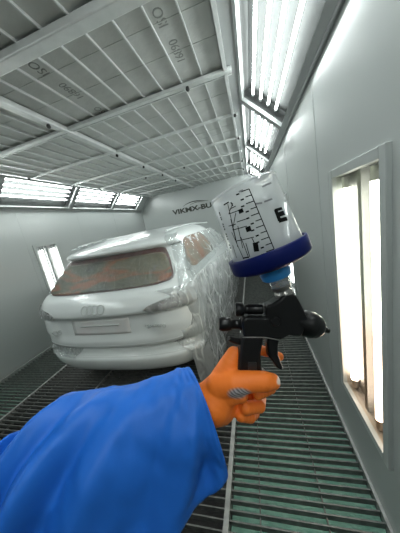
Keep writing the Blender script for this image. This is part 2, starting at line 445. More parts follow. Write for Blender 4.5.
# ---------------------------------------------------------------- floor gratings
def grate(x0, x1, label, ya=YF+.05, yb=YB-.02, pitch=.045, tilt=.0):
    mb = MB(); y = ya
    while y < yb:
        mb.box((x0+.002, y, -.034), (x1-.002, y+.007, 0))
        y += pitch
    x = x0+.17
    while x < x1-.05:
        mb.box((x-.003, ya, -.033), (x+.003, yb, -.014)); x += .34
    return tag(mb.build('floor_grate', M['slat']), label, 'grate', 'steel floor gratings')
RX = [XL+.03, -2.775, -1.94, -.345, XR-.014]
gl = ['steel floor grating along the left wall', 'steel floor grating left of the car, between two thin rails', 'wide dark steel floor grating under the car', 'steel floor grating with green filter beneath, along the right wall']
for i in range(4): grate(RX[i]+.012, RX[i+1]-(.012 if i < 3 else 0), gl[i])
for x, w in ((RX[1], .012), (RX[2], .010), (RX[3], .015)):
    trim(MB().box((x-w, YF, -.06), (x+w, YB, .003)), M['rail'], .002)
for x in (RX[1], RX[3]):                      # the pit walls under the rails
    trim(MB().box((x-.01, YF, -.55), (x+.01, YB, -.061)), M['pit'])
for x0, x1, lab in ((RX[3]+.02, RX[4], 'green fibre filter mat under the right grating'), (RX[0], RX[1]-.02, 'green fibre filter mat under the left grating')):
    tag(MB().box((x0, YF, -.10), (x1, YB, -.058)).build('filter_mat', M['filter']), lab, 'filter mat', 'green filter mats below the floor')

# wall lettering at the back
lg = empty('wall_sign', (-1.80, YB, 2.08), 'dark lettering with a car-outline swoosh on the back wall', 'sign')
text_obj('lettering', 'VIKMX-BU', .205, mat('sign_ink', (.035, .04, .03), .6), (0, -.003, -.02), (1, 0, .0), (0, 0, 1), .002, lg, .008, 1.42)
sw = MB()
pts = [(-.28 + .86*i/24, -.006, .11 + .085*math.sin(PI*(i/24)**.8) + .02*i/24) for i in range(25)]
sw.tube(pts, [.004 + .010*math.sin(PI*i/24) for i in range(25)], 6)
pts = [(-.05 + .50*i/16, -.006, .115 + .045*math.sin(PI*(i/16))) for i in range(17)]
sw.tube(pts, [.003 + .006*math.sin(PI*i/16) for i in range(17)], 6)
sw.build('swoosh', bpy.data.materials['sign_ink'], lg)

# a dark curved scuff on the right wall above the cup
hk = MB().tube([(XR-.006, 3.05+.22*math.sin(a*.12), 2.02+.24*a/12.) for a in range(13)], .006, 6)

# ---------------------------------------------------------------- the car
CAR = Matrix.Translation((-1.572, 1.585, 0)) @ Matrix.Rotation(math.radians(-1.0), 4, 'Z')
#      z     rear   W     D     front
TAB = [(.215, .20, .80, .30, 4.50), (.25, .10, .865, .32, 4.55), (.29, .045, .895, .34, 4.60), (.36, .012, .925, .36, 4.64),
       (.42, .000, .940, .37, 4.66), (.452, .004, .944, .37, 4.66), (.475, .040, .944, .36, 4.66), (.535, .055, .944, .36, 4.66),
       (.548, .065, .944, .36, 4.66), (.556, .030, .945, .37, 4.66), (.60, .012, .946, .37, 4.65), (.645, .014, .947, .37, 4.64),
       (.675, .030, .947, .37, 4.63), (.72, .036, .947, .37, 4.62), (.86, .046, .946, .37, 4.60), (.885, .040, .945, .37, 4.58),
       (.897, .004, .944, .37, 4.56), (.93, .000, .942, .37, 4.45), (.98, .018, .938, .37, 4.1), (1.04, .050, .932, .37, 3.75),
       (1.085, .095, .922, .37, 3.60), (1.11, .140, .905, .37, 3.52), (1.16, .190, .885, .37, 3.40), (1.28, .310, .835, .36, 3.10),
       (1.38, .420, .785, .34, 2.90), (1.425, .470, .760, .33, 2.80), (1.440, .415, .750, .32, 2.76), (1.470, .395, .735, .32, 2.70),
       (1.50, .43, .715, .33, 2.62), (1.53, .55, .695, .34, 2.54), (1.56, .76, .665, .36, 2.44), (1.59, 1.02, .62, .38, 2.32), (1.61, 1.25, .55, .35, 2.2), (1.625, 1.5, .44, .3, 2.05)]
def row(z):
    if z <= TAB[0][0]: return TAB[0][1:]
    for a, b in zip(TAB, TAB[1:]):
        if z <= b[0]:
            t = (z-a[0])/(b[0]-a[0]); return tuple(a[i] + t*(b[i]-a[i]) for i in range(1, 5))
    return TAB[-1][1:]
def sst(a, b, x):
    t = min(1, max(0, (x-a)/(b-a))); return t*t*(3-2*t)
def rear(q, z):
    """point of the tail at |q|<=1 across, height z"""
    yr, W, D, yf = row(z); a = min(1, abs(q))
    n = 2.7
    y = yr + D*(1-(1-a**n)**(1/n))
    if .66 < z < .897: y -= min(.034, (z-.66)*1.2, .036) * sst(.56, .66, a) * (1 if z < .88 else (.897-z)/.017)
    if .455 < z < .556: y -= .03*sst(.80, .92, a)*(1-abs(z-.505)/.051)
    return Vector((W*q, y, z))
def side(y, z, s):
    yr, W, D, yf = row(z)
    t = (y-2.0)/2.3
    w = W*(1-.035*max(0, t)**2 - .10*max(0, t-.55)**2)
    return Vector((s*w, y, z))
def nrm_rear(q, z):
    e = .004
    a = rear(min(.999, q+e), z) - rear(max(-.999, q-e), z); b = rear(q, z+.004) - rear(q, z-.004)
    n = a.cross(b).normalized()
    return n if n.y < 0 or abs(n.x) > .5 else -n
def ring(z):
    yr, W, D, yf = row(z); pts = []
    N = 44
    for i in range(N+1):
        q = math.sin(-PI/2 + PI*i/N); pts.append(rear(q, z))
    y0 = pts[-1].y; y1 = max(y0+.2, yf-.55)
    for i in range(1, 15): pts.append(side(y0+(y1-y0)*i/14, z, 1))
    wf = abs(pts[-1].x)
    for i in range(1, 20):
        a = -PI/2 + PI*i/20; q = -math.sin(a)
        pts.append(Vector((wf*q, y1 + (yf-y1)*(1-abs(q)**2.6)**(1/2.6), z)))
    for i in range(14, 0, -1): pts.append(side(y0+(y1-y0)*i/14, z, -1))
    return pts
def zs(a, b):
    out = [a] + [t[0] for t in TAB if a+1e-4 < t[0] < b-1e-4] + [b]; full = []
    for p, q in zip(out, out[1:]):
        k = max(1, int((q-p)/.03))
        full += [p + (q-p)*i/k for i in range(k)]
    return full + [b]
car = empty('car', label='pale grey masked estate car with four-ring tailgate emblem, seen from behind', cat='car', mat=CAR)
MB().loft([ring(z) for z in zs(.215, .548)]).build('bumper', M['paintd'], car)
MB().loft([ring(z) for z in zs(.5485, 1.625)]).build('body', M['paint'], car)

def patch(fn, rows, nc, off, mb=None, wob=None):
    """panel following the surface fn(a, z); rows = (z, a0, a1)"""
    mb = mb or MB(); v = []
    for (z, a0, a1) in rows:
        for j in range(nc+1):
            a = a0 + (a1-a0)*j/nc; p, n = fn(a, z)
            o = off + (wob(a, z) if wob else 0)
            v.append(p + n*o)
    nr = len(rows); f = []
    for i in range(nr-1):
        for j in range(nc):
            k = i*(nc+1)+j; f.append((k, k+1, k+nc+2, k+nc+1))
    mb.add(v, f, True)
    return mb
def thick(o, t):
    m = o.modifiers.new('thickness', 'SOLIDIFY'); m.thickness = t; m.offset = 0
    return o
fr = lambda a, z: (rear(a, z), nrm_rear(a, z))
fR = lambda y, z: (side(y, z, 1), Vector((1, 0, .25)).normalized())
fL = lambda y, z: (side(y, z, -1), Vector((-1, 0, .25)).normalized())

def tabrows(tab, n):
    """smooth rows through (z, a0, a1) knots"""
    out = []
    z0, z1 = tab[0][0], tab[-1][0]
    for i in range(n+1):
        z = z0 + (z1-z0)*i/n
        for a, b in zip(tab, tab[1:]):
            if z <= b[0]+1e-9:
                t = (z-a[0])/(b[0]-a[0]); out.append((z, a[1]+t*(b[1]-a[1]), a[2]+t*(b[2]-a[2]))); break
    return out
# rear window: dark red masked edge, glass, then the wrinkled film over it (its own thing)
gt = [(1.108, -.70, .70), (1.116, -.82, .82), (1.135, -.862, .862), (1.17, -.875, .875), (1.30, -.865, .865), (1.38, -.85, .85), (1.408, -.83, .83), (1.419, -.79, .79), (1.423, -.72, .72)]
thick(patch(fr, tabrows(gt, 26), 44, .004).build('window_seal', M['seal'], car), .004)
gi = [(1.116, -.70, .70), (1.126, -.80, .80), (1.145, -.845, .845), (1.17, -.858, .858), (1.28, -.845, .845), (1.345, -.825, .825), (1.366, -.79, .79), (1.374, -.70, .70)]
thick(patch(fr, tabrows(gi, 26), 44, .009).build('rear_window', M['glass'], car), .003)
# side windows
qt = [(1.14, .70, 1.72), (1.17, .58, 1.80), (1.25, .56, 1.86), (1.38, .74, 1.80), (1.44, .86, 1.70), (1.462, .98, 1.6)]
wins = [qt, [(1.14, 1.96, 2.28), (1.17, 1.94, 2.3), (1.42, 1.92, 2.26), (1.46, 1.96, 2.22)], [(1.14, 2.42, 3.02), (1.17, 2.40, 3.06), (1.40, 2.38, 2.74), (1.46, 2.40, 2.56)]]
for f in (fR, fL):
    for k, w in enumerate(wins):
        thick(patch(f, tabrows(w, 14), 14, .003).build('side_window', M['glasst'] if k == 0 else M['paper'], car), .004)
# tail lights wrap the corners
for s in (1, -1):
    r_ = [(.900, .66, .90), (.908, .60, .955), (.93, .57, .968), (.955, .60, .972), (.975, .70, .974), (.992, .82, .975), (1.002, .92, .97)]
    r_ = [(z, s*a, s*b) for z, a, b in r_]
    thick(patch(fr, tabrows(r_, 14), 24, .004).build('tail_light', M['lamp'] if s > 0 else M['lampm'], car), .006)
def seam(path, r=.0035, off=.0005, n=6):
    pts = []
    for (a, z), (b, y) in zip(path, path[1:]):
        k = 8
        for i in range(k): pts.append((a+(b-a)*i/k, z+(y-z)*i/k))
    pts.append(path[-1])
    return MB().tube([rear(a, z) + nrm_rear(a, z)*off for a, z in pts], r, n)
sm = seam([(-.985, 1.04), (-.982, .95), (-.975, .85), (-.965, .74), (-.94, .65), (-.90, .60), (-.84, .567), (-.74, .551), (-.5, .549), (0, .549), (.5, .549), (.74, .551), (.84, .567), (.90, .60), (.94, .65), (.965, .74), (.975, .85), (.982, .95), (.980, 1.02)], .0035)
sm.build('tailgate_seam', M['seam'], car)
seam([(-.62, .889), (-.3, .886), (0, .886), (.3, .886), (.60, .889), (.64, .905), (.68, .925)], .0045).build('tailgate_lip', M['seam'], car)  # lid edge gap, drawn dark to paint in the shade under the lip
seam([(-.86, .600), (-.5, .592), (0, .590), (.5, .592), (.86, .600)], .004, -.001).build('tailgate_crease', M['paint'], car)
seam([(-.92, .462), (-.5, .4625), (0, .463), (.5, .4625), (.92, .462)], .004, -.001).build('bumper_crease', M['badge'], car)
# plate panel, emblem rings and lettering
thick(patch(fr, tabrows([(.705, -.36, .36), (.86, -.36, .36)], 6), 14, .0008).build('plate_panel', M['plate'], car), .0012)
MB().tube([rear(-.24+.48*i/12, .80) + Vector((0, -.006, 0)) for i in range(13)], .008, 6).build('plate_lamp_strip', M['badge'], car)
em = MB()
for k in range(4):
    c = (k-1.5)*.062; q0 = c/.94
    pts = []
    for i in range(25):
        a = 2*PI*i/24; q = (c + .04*math.cos(a))/.94; z = .975 + .04*math.sin(a)
        pts.append(rear(q, z) + nrm_rear(q, z)*.004)
    em.tube(pts, .0055, 6, False)
em.build('ring_emblem', M['badge'], car)
for body, q, z, sz, sx in (('Q5', -.62, .735, .075, 1.25), ('quattro', .64, .765, .062, 1.2)):
    p = rear(q, z); n = nrm_rear(q, z); rt = (rear(q+.03, z)-rear(q-.03, z)).normalized()
    text_obj('badge', body, sz, M['badge'], p + n*.003, rt, (0, 0, 1), .004, car, 0, sx)
# roof rails and wiper-side trim
for s in (1, -1):
    pts = [Vector((s*(row(1.56)[1]-.045), .72+2.2*i/14, 1.572 + .032*math.sin(PI*min(1, (i+.6)/13)))) for i in range(15)]
    MB().tube(pts, .013, 8).build('roof_rail', M['paint'], car)
# wheels with dark arches behind them
for s in (1, -1):
    for y in (.88, 3.70):
        w = abs(side(y, .4, 1).x)
        wh = MB().lathe((s*(w-.22), y, .355), (s, 0, 0), [(0, .28), (.0, .34), (.02, .355), (.20, .355), (.226, .34), (.232, .28), (.222, .245)], 36).build('wheel', M['tyre'], car)
        rm = MB().lathe((s*(w-.02), y, .355), (s, 0, 0), [(.0, .245), (.02, .245), (.024, .225), (.012, .21)], 30)
        for k in range(10):
            a = 2*PI*k/10; c, d = math.cos(a), math.sin(a)
            rm.tube([(s*(w+.004), y+.03*c, .355+.03*d), (s*(w+.002), y+.225*c, .355+.225*d)], [.018, .013], 6)
        rm.lathe((s*(w-.01), y, .355), (s, 0, 0), [(0, .06), (.018, .055), (.022, .03)], 16)
        rm.build('rim', M['rim'], wh)
        ar = MB(); n = 24; ri, ro = .36, .41
        v = [(s*(abs(side(y+r_*math.cos(PI*i/n), max(.22, .345+r_*math.sin(PI*i/n)), 1).x)+.003), y+r_*math.cos(PI*i/n), .345+r_*math.sin(PI*i/n)) for r_ in (ri, ro) for i in range(n+1)]
        ar.add(v, [(i, i+1, n+2+i, n+1+i) for i in range(n)], True)
        thick(ar.build('wheel_arch', M['seam'], car), .004)

# ---------------------------------------------------------------- clear plastic over the car: each sheet is a thing
def N3(x, y, z, s): return noise.noise(Vector((x*s, y*s, z*s)))
def film_obj(name, mb, m, label):
    o = mb.build(name, m); o.matrix_world = CAR
    return tag(o, label, 'plastic film', 'clear masking films on the car')
fw = [(1.100, -.74, .74), (1.118, -.86, .86), (1.17, -.895, .895), (1.30, -.885, .885), (1.38, -.87, .87), (1.405, -.84, .84), (1.415, -.76, .76)]
film_obj('masking_film', patch(fr, tabrows(fw, 40), 90, .016, None, lambda a, z: .006*N3(a*3, z, 1, 6)+.004*N3(a*2, z*1, 5, 16)), M['filmw'], 'wrinkled clear film over the rear window of the car')
for s, lab in ((1, 'wrinkled film over the right tail light'), (-1, 'bunched film over the left tail light')):
    r_ = [(.895, s*.60, s*.972), (.93, s*.555, s*.98), (.975, s*.68, s*.985), (1.01, s*.86, s*.985)]
    film_obj('masking_film', patch(fr, tabrows(r_, 26), 40, .016, None, lambda a, z: .009*N3(a*3, z*.7, 3, 11)), M['filmt'], lab)
# crumpled strip in the bumper step at the left
r_ = [(.452, -.985, -.42), (.548, -.985, -.30)]
film_obj('masking_film', patch(fr, tabrows(r_, 24), 70, .014, None, lambda a, z: .013*N3(a*4, z, 7, 9)+.006*N3(a*4, z, 2, 24)), M['filmt'], 'crumpled clear film tucked along the left of the rear bumper')
# big drape down the right flank
rows = []
mb = MB(); v = []; ny, nz = 90, 60
for i in range(nz+1):
    z = .012 + (1.07-.012)*i/nz
    for j in range(ny+1):
        y = .13 + 4.2*j/ny
        yr, W, D, yf = row(max(.40, z))
        # near the tail the sheet turns round the corner
        base = side(y, max(.40, z), 1)
        if y < yr+D:
            t = (y-yr)/D; n_ = 2.7
            q = (max(0, 1-max(0, 1-t)**n_))**(1/n_); base = Vector((W*q, y, z))
        x = base.x + .026 + .06*sst(.75, .0, z) + .13*sst(.6, 2.4, y)*sst(.1, .75, z) + .035*N3(y, z*.4, 2, 3.2) + .016*N3(y+z*.4, z*.5, 6, 8) + .016*abs(math.sin(y*9+z*3+2*N3(y, z, 1, 2)))*sst(1.0, .2, z)
        v.append((x, base.y + .02*N3(y, z, 9, 5), z))
f = [(i*(ny+1)+j, i*(ny+1)+j+1, (i+1)*(ny+1)+j+1, (i+1)*(ny+1)+j) for i in range(nz) for j in range(ny)]
mb.add(v, f, True)
film_obj('masking_film', mb, M['filmd'], 'large sheet of clear film hanging down the right flank of the car to the floor')
# side glass film
film_obj('masking_film', patch(fR, tabrows([(1.075, .38, 3.2), (1.2, .44, 3.1), (1.40, .64, 2.75), (1.46, .86, 2.5)], 30), 70, .02, None, lambda a, z: .010*N3(a, z, 4, 8)), M['film'], 'clear film over the right side windows of the car')
# right shoulder: film bunched from the roof corner down the pillar
mb = MB(); v = []; nu, nv = 40, 14
for i in range(nu+1):
    z = 1.02 + .50*i/nu
    for j in range(nv+1):
        t = j/nv; q = .90+.10*t if t < .5 else 1
        p = rear(.90+.0998*t, z); n_ = nrm_rear(.90+.09*t, z)
        v.append(p + n_*(.018 + .014*N3(t*.4, z, 3, 9)))
mb.add(v, [(i*(nv+1)+j, i*(nv+1)+j+1, (i+1)*(nv+1)+j+1, (i+1)*(nv+1)+j) for i in range(nu) for j in range(nv)], True)
film_obj('masking_film', mb, M['film'], 'clear film bunched down the right rear roof pillar')
# a loose twist of film on the roof's left rear
mb = MB(); v = []; nu, nv = 30, 10
for i in range(nu+1):
    y = .55 + .55*i/nu
    for j in range(nv+1):
        t = j/nv
        v.append((-.60 + .12*t + .05*i/nu, y, 1.545 + .03*i/nu + .05*math.sin(PI*t)*(.5+N3(y, t, 1, 4)) + .012*N3(y, t, 4, 14)))
mb.add(v, [(i*(nv+1)+j, i*(nv+1)+j+1, (i+1)*(nv+1)+j+1, (i+1)*(nv+1)+j) for i in range(nu) for j in range(nv)], True)
film_obj('masking_film', mb, M['filmt'], 'loose twist of clear film on the left rear of the roof')

# ---------------------------------------------------------------- the spray gun (local axes: u along the barrel, v up, w towards the near side)
D0 = .30; K = D0/F
def uv(px, py): return ((px-262)*K, (325-py)*K)
def UV(px, py, w=0.): return Vector((*uv(px, py), w))
M['gun'] = mat('gun_black', (.005, .005, .0055), .3, spec=.35)
M['gunm'] = mat('gun_matt', (.006, .006, .0065), .42, spec=.3)
M['steel'] = mat('fitting_metal', (.35, .34, .32), .3, metal=.9)
M['lidblue'] = mat('blue_plastic', (.003, .008, .08), .45, spec=.15)
M['ltblue'] = mat('light_blue_plastic', (.04, .34, .80), .35)
M['cup'] = film_mat('cup_plastic', tint=(.95, .965, .97), gloss=.025, haze=.42, bscale=30, bstr=.15, dist=.002, rough=.08)
M['liner'] = film_mat('cup_liner', tint=(.95, .96, .97), gloss=.10, haze=.26, bscale=32, bstr=1.0, dist=.012, crease=(38, .09, .9), stretch=(1, .6, 1))
M['print'] = mat('cup_print', (.003, .003, .003), .6, spec=.1); M['printg'] = mat('cup_print_grey', (.16, .16, .17), .5)
gun = empty('spray_gun', label='black gravity-feed spray gun with clear paint cup and blue lid, held in the orange glove', cat='spray gun', mat=frame_at(seen(262, 325, D0)))
def P2(l): return [uv(*p) for p in l]
# body
b = MB().prism(P2([(240, 318), (244, 315), (264, 315), (264, 304), (270, 302), (276, 298), (281, 293), (292, 293), (296, 300), (304, 316), (298, 334), (286, 333), (278, 337), (262, 336), (242, 335)]), -.013, .013)
b.build('body', M['gun'], gun, .005, 3)
# spray head: slopes down to the right
ax = (Vector(uv(324, 330)) - Vector(uv(290, 318))).normalized(); ax3 = Vector((ax.x, ax.y, -.10)).normalized()
MB().lathe(UV(289, 317.5), ax3, [(0, .012), (.012, .015), (.022, .0165), (.024, .018), (.034, .0192), (.036, .0185), (.043, .017), (.049, .0125), (.052, .007)], 28).build('air_cap', M['gun'], gun)
MB().lathe(UV(289, 317.5)+ax3*.051, ax3, [(0, .006), (.006, .0045), (.010, .0035), (.0125, .0035), (.0135, .002)], 14).build('nozzle', M['steel'].copy() if False else M['gunm'], gun)
# knobs at the rear
kn = MB().lathe(UV(243, 324), (-1, .0, 0), [(0, .0085), (.004, .0085), (.005, .0068), (.017, .0068), (.018, .0092), (.022, .0100), (.030, .0100), (.034, .0080)], 18)
kn.build('fluid_knob', M['gun'], gun)
MB().lathe(UV(262, 309), (-1, -.02, 0), [(0, .0075), (.020, .0075), (.021, .0065), (.026, .0065), (.027, .0095), (.036, .0100), (.038, .0085)], 18).build('pattern_knob', M['gun'], gun)
MB().tube([UV(242, 342, .0), UV(235, 340, .003), UV(228, 337, .006)], [.005, .0045, .0035], 10).build('air_valve', M['gunm'], gun)
# handle runs down into the fist
h = MB().prism(P2([(241, 333), (262, 333), (259, 350), (260, 368), (268, 373), (262, 376), (256, 386), (242, 386), (236, 374), (238, 352)]), -.0125, .0125)
h.build('handle', M['gunm'], gun, .005, 3)
h = MB().prism(P2([(246, 358), (254, 358), (254, 371), (246, 371)]), .0122, .0140); h.build('handle_inlay', mat('handle_inlay', (.02, .02, .021), .3), gun, .0005)
MB().tube([UV(241, 334.3, .0128), UV(262, 334.3, .0128), UV(276, 337, .0128)], .0007, 6).build('body_seam', M['steel'], gun)
# trigger
t = MB().prism(P2([(267, 316), (280, 316), (279.5, 332), (276.5, 343), (276.5, 353), (281, 365), (280, 368.5), (275, 365.5), (267.5, 355), (265.8, 342), (267, 328)]), -.008, .008)
t.build('trigger', M['gun'], gun, .0025, 2)
MB().tube([UV(281, 366, z*.001) for z in (-6, 0, 6)], .0015, 6).build('trigger_edge', M['steel'], gun)
MB().lathe(UV(272, 319, .008), (0, 0, 1), [(0, .0065), (.007, .0065), (.008, .005)], 16).build('trigger_pin', M['gunm'], gun)
# cup axis, adapter, lid
A = Vector((-.395, .93, .07)).normalized()
C0 = UV(271, 262)                       # centre of the lid's underside
MB().lathe(UV(284, 294), A, [(0, .0125), (.004, .0125), (.005, .0105), (.009, .0105), (.010, .0135), (.014, .0135)], 20).build('adapter_nut', M['steel'], gun)
ad = MB().lathe(UV(281.5, 287), A, [(0, .0115), (.004, .013), (.016, .0150), (.017, .0165), (.021, .0165)], 24)
ad.build('adapter_collar', film_mat('adapter_clear', tint=(.75, .77, .8), gloss=.2, haze=.25, bscale=60, bstr=.6, dist=.004), gun)
MB().lathe(UV(277, 277.5), A, [(0, .0185), (.002, .0205), (.010, .0215), (.014, .019)], 24).build('adapter_ring', M['ltblue'], gun)
lid = MB().lathe(C0, A, [(-.006, .018), (-.004, .044), (.0, .0535), (.003, .0555), (.020, .0555), (.0215, .0545), (.0215, .0520), (.012, .0512)], 56)
lid.build('lid', M['lidblue'], gun)
CB0 = C0 + A*.013; RB, RT, CH = .0495, .0450, .094
u0 = Vector((0, 0, 1)); u0 = (u0 - A*u0.dot(A)).normalized()          # towards the near side
s0 = u0.cross(A).normalized(); s0 = s0 if s0.x > 0 else -s0
def cylp(th, s, dr=0.):
    r = RB + (RT-RB)*s/CH + dr
    return CB0 + A*s + (u0*math.cos(th) + s0*math.sin(th))*r
cup = MB()
n = 64
rings = [[cylp(2*PI*k/n, s) for k in range(n)] for s in (0, .02, .05, .08, CH-.003, CH)]
cup.loft(rings, False)
rings = [[cylp(2*PI*k/n, s, dr) for k in range(n)] for s, dr in ((CH, 0), (CH+.002, -.0015), (CH+.002, -.004), (CH-.003, -.006), (CH-.004, -.02), (CH-.004, -.047))]
cup.loft(rings, False)
cu = cup.build('paint_cup', M['cup'], gun)
ln = MB(); nn = 72
rings = []
for i in range(30):
    s = .002 + (.078)*i/29
    rings.append([cylp(2*PI*k/nn, s, -.004 - .0035*(1+N3(math.cos(2*PI*k/nn)*2, math.sin(2*PI*k/nn)*2, s*30, 1.6)) - .012*max(0, (i-22)/7)**2) for k in range(nn)])
ln.loft(rings, False); ln.build('liner', M['liner'], cu)
RIMO = MB().lathe(CB0 + A*(CH-.001), A, [(0, RT), (.0, RT+.0012), (.003, RT+.0012), (.003, RT)], 56, False); RIMO.build('cup_rim', M['cup'], cu)
# printing: pixels of the photo unrolled on to the cup wall
EL = Vector((-(262-200)/F*D0, (325-266.5)/F*D0, D0))      # where the photo was taken, in the gun's own axes
def unroll(px, py):
    d = Vector(((px-200)/F, -(py-266.5)/F, -1)).normalized()
    s = CH/2
    for it in range(6):
        r = RB + (RT-RB)*s/CH
        o = EL - CB0; o1 = o - A*o.dot(A); d1 = d - A*d.dot(A)
        a_, b_, c_ = d1.dot(d1), 2*o1.dot(d1), o1.dot(o1)-r*r
        k = b_*b_-4*a_*c_
        t = (-b_-math.sqrt(k))/(2*a_) if k > 0 else -b_/(2*a_)
        p = o + d*t; s = p.dot(A)
    return math.atan2(p.dot(s0), p.dot(u0)), s
def pline(mb, p, q, w=.0009, k=5):
    (t0, a0), (t1, a1) = unroll(*p), unroll(*q)
    r = RB; L = math.hypot((t1-t0)*r, a1-a0) or 1e-6
    dx, dy = -(a1-a0)/L*w/2, (t1-t0)*r/L*w/2
    v = []
    for i in range(k+1):
        f_ = i/k; t_, a_ = t0+(t1-t0)*f_, a0+(a1-a0)*f_
        v += [cylp(t_+dx/r, a_+dy, .0005), cylp(t_-dx/r, a_-dy, .0005)]
    mb.add(v, [(2*i, 2*i+1, 2*i+3, 2*i+2) for i in range(k)])
g1 = MB()
def lerp(p, q, t): return (p[0]+(q[0]-p[0])*t, p[1]+(q[1]-p[1])*t)
T0, T1 = (249, 189), (274, 249)
pline(g1, T0, T1, .0011, 12)
for i in range(11):
    p = lerp(T0, T1, i/10); L = 8 if i % 2 == 0 else 6
    pline(g1, p, (p[0]-L, p[1]+L*.36), .0011)
    c = (p[0]-L-3.2, p[1]+(L+3.2)*.36+1.2)
    pline(g1, (c[0]-1.6, c[1]+.7), (c[0]+1.6, c[1]-.5), .0018, 2)
g1.build('graduation_scale', M['print'], cu)
g2 = MB()
for p, q in [((228, 204), (238, 247)), ((233, 203), (229, 214)), ((229, 214), (240, 210)), ((236, 213), (233, 230)), ((233, 230), (247, 226)), ((232, 232), (244, 259)), ((238, 226), (243, 248)), ((236, 241), (254, 237)), ((241, 237), (249, 258)), ((229, 226), (236, 224)), ((237, 222), (246, 219)), ((252, 238), (255, 244)), ((230, 209), (236, 206)), ((233, 245), (237, 258)), ((246, 243), (250, 257)), ((231, 219), (236, 240))]:
    pline(g2, p, q, .0010)
for c, (w_, h_) in (((241, 211), (4.4, 4)), ((248.5, 229), (4.6, 5)), ((256, 247), (4.4, 9))):
    pline(g2, (c[0]-w_*0.17-.0, c[1]-h_*.5), (c[0]+w_*.17, c[1]+h_*.5), w_*K, 4)
for p, q in [((224, 205), (229, 202)), ((231, 202), (233, 206)), ((243, 258), (249, 257))]: pline(g2, p, q, .0016)
g2.build('mixing_diagram', M['print'], cu)
g3 = MB()
for i, t_ in enumerate((.0, .05, .12, .17, .30, .36, .43, .56, .62, .69, .85, .92)):
    p = lerp((219.5, 212), (231.5, 250), t_); pline(g3, p, (p[0]+.5, p[1]+1.7), .0030, 2)
pline(g3, (216, 211), (229, 252), .0005, 10)
g3.build('edge_scale', M['print'], cu)
# bold upturned figure on the right
g4 = MB()
for p, q, w_ in [((275.4, 209.8), (279.6, 221), .0050), ((274.6, 210.6), (281.8, 208.4), .0034), ((277, 215.2), (284, 212.8), .0056), ((278.4, 221), (286.8, 218.6), .0050)]:
    pline(g4, p, q, w_, 3)
g4.build('bold_numeral', M['print'], cu)
g5 = MB()
for p, q in [((262, 187), (271, 183)), ((255, 204), (262, 203)), ((264, 202), (272, 199)), ((239, 192), (243, 190))]: pline(g5, p, q, .0020, 4)
g5.build('faint_print', M['printg'], cu)

# ---------------------------------------------------------------- person: the left arm that holds the gun
person = empty('person', label='person in blue coverall sleeve and orange glove, arm reaching in from the left', cat='person', mat=frame_at(seen(100, 460, .29)))
PO = Vector(((100-200)/F*.29, -(460-266.5)/F*.29, -.29))
def L(px, py, d=.30): return Vector(((px-200)/F*d, -(py-266.5)/F*d, -d)) - PO
def glove_mat():
    m = mat('orange_glove', (.88, .20, .025), .5, bump=(170, .12, .001), spec=.35)
    nt = m.node_tree; b = nt.nodes['Principled BSDF']; LN = nt.links.new
    tc = nt.nodes.new('ShaderNodeTexCoord')
    base = nt.nodes.new('ShaderNodeRGB'); base.outputs[0].default_value = (.88, .20, .025, 1)
    prev = base.outputs[0]
    w = nt.nodes.new('ShaderNodeTexWave'); w.inputs['Scale'].default_value = 95; w.inputs['Distortion'].default_value = 3; w.bands_direction = 'DIAGONAL'
    LN(tc.outputs['Object'], w.inputs['Vector'])
    wr = nt.nodes.new('ShaderNodeValToRGB'); wr.color_ramp.elements[0].color = (.13, .12, .13, 1); wr.color_ramp.elements[1].color = (.50, .47, .47, 1)
    LN(w.outputs['Fac'], wr.inputs['Fac'])
    white = nt.nodes.new('ShaderNodeRGB'); white.outputs[0].default_value = (.75, .62, .55, 1)
    # dried paint smears: one on the thumb's root, one on the thumb's tip
    for c, r, colr in ((L(240, 396, .268), .0125, wr.outputs['Color']), (L(279, 380, .281), .0058, white.outputs[0])):
        sub = nt.nodes.new('ShaderNodeVectorMath'); sub.operation = 'SUBTRACT'; sub.inputs[1].default_value = c
        LN(tc.outputs['Object'], sub.inputs[0])
        sc_ = nt.nodes.new('ShaderNodeVectorMath'); sc_.operation = 'MULTIPLY'; sc_.inputs[1].default_value = (.75, 1.2, .5); LN(sub.outputs[0], sc_.inputs[0])
        ln_ = nt.nodes.new('ShaderNodeVectorMath'); ln_.operation = 'LENGTH'; LN(sc_.outputs[0], ln_.inputs[0])
        mr = nt.nodes.new('ShaderNodeMapRange'); mr.inputs['From Min'].default_value = r*1.05; mr.inputs['From Max'].default_value = r*.7
        LN(ln_.outputs['Value'], mr.inputs['Value'])
        mx = nt.nodes.new('ShaderNodeMix'); mx.data_type = 'RGBA'
        LN(mr.outputs['Result'], mx.inputs['Factor']); LN(prev, mx.inputs['A']); LN(colr, mx.inputs['B'])
        prev = mx.outputs['Result']
    LN(prev, b.inputs['Base Color'])
    return m
gv = MB()
def chain(pts):
    """pts: (px, py, depth, radius in mm)"""
    q = [(L(p[0], p[1], p[2]), p[3]*.001) for p in pts]
    for c, r in q: gv.sphere(c, r, 18, 12)
    for (a, ra), (b_, rb) in zip(q, q[1:]):
        d = (b_-a).length; k = max(1, int(d/.006))
        for i in range(1, k): gv.sphere(a.lerp(b_, i/k), ra+(rb-ra)*i/k, 18, 12)
# forearm stump and wrist inside the sleeve
chain([(165, 432, .300, 33), (195, 412, .302, 31), (212, 401, .302, 28)])
# palm
chain([(213, 402, .302, 30), (223, 386, .302, 23), (228, 374, .303, 17)])
chain([(218, 404, .306, 27), (229, 398, .308, 19), (236, 396, .310, 14)])
# web up to the handle's back
chain([(222, 380, .303, 18), (230, 363, .304, 14), (234, 354, .306, 11)])
# thumb across the near side
chain([(220, 386, .296, 20), (234, 383, .286, 16.5), (250, 381.5, .281, 13.8), (264, 381.5, .281, 13.2), (272, 381.5, .284, 11)])
chain([(222, 394, .296, 19), (234, 393, .290, 14), (240, 394, .288, 11.5)])
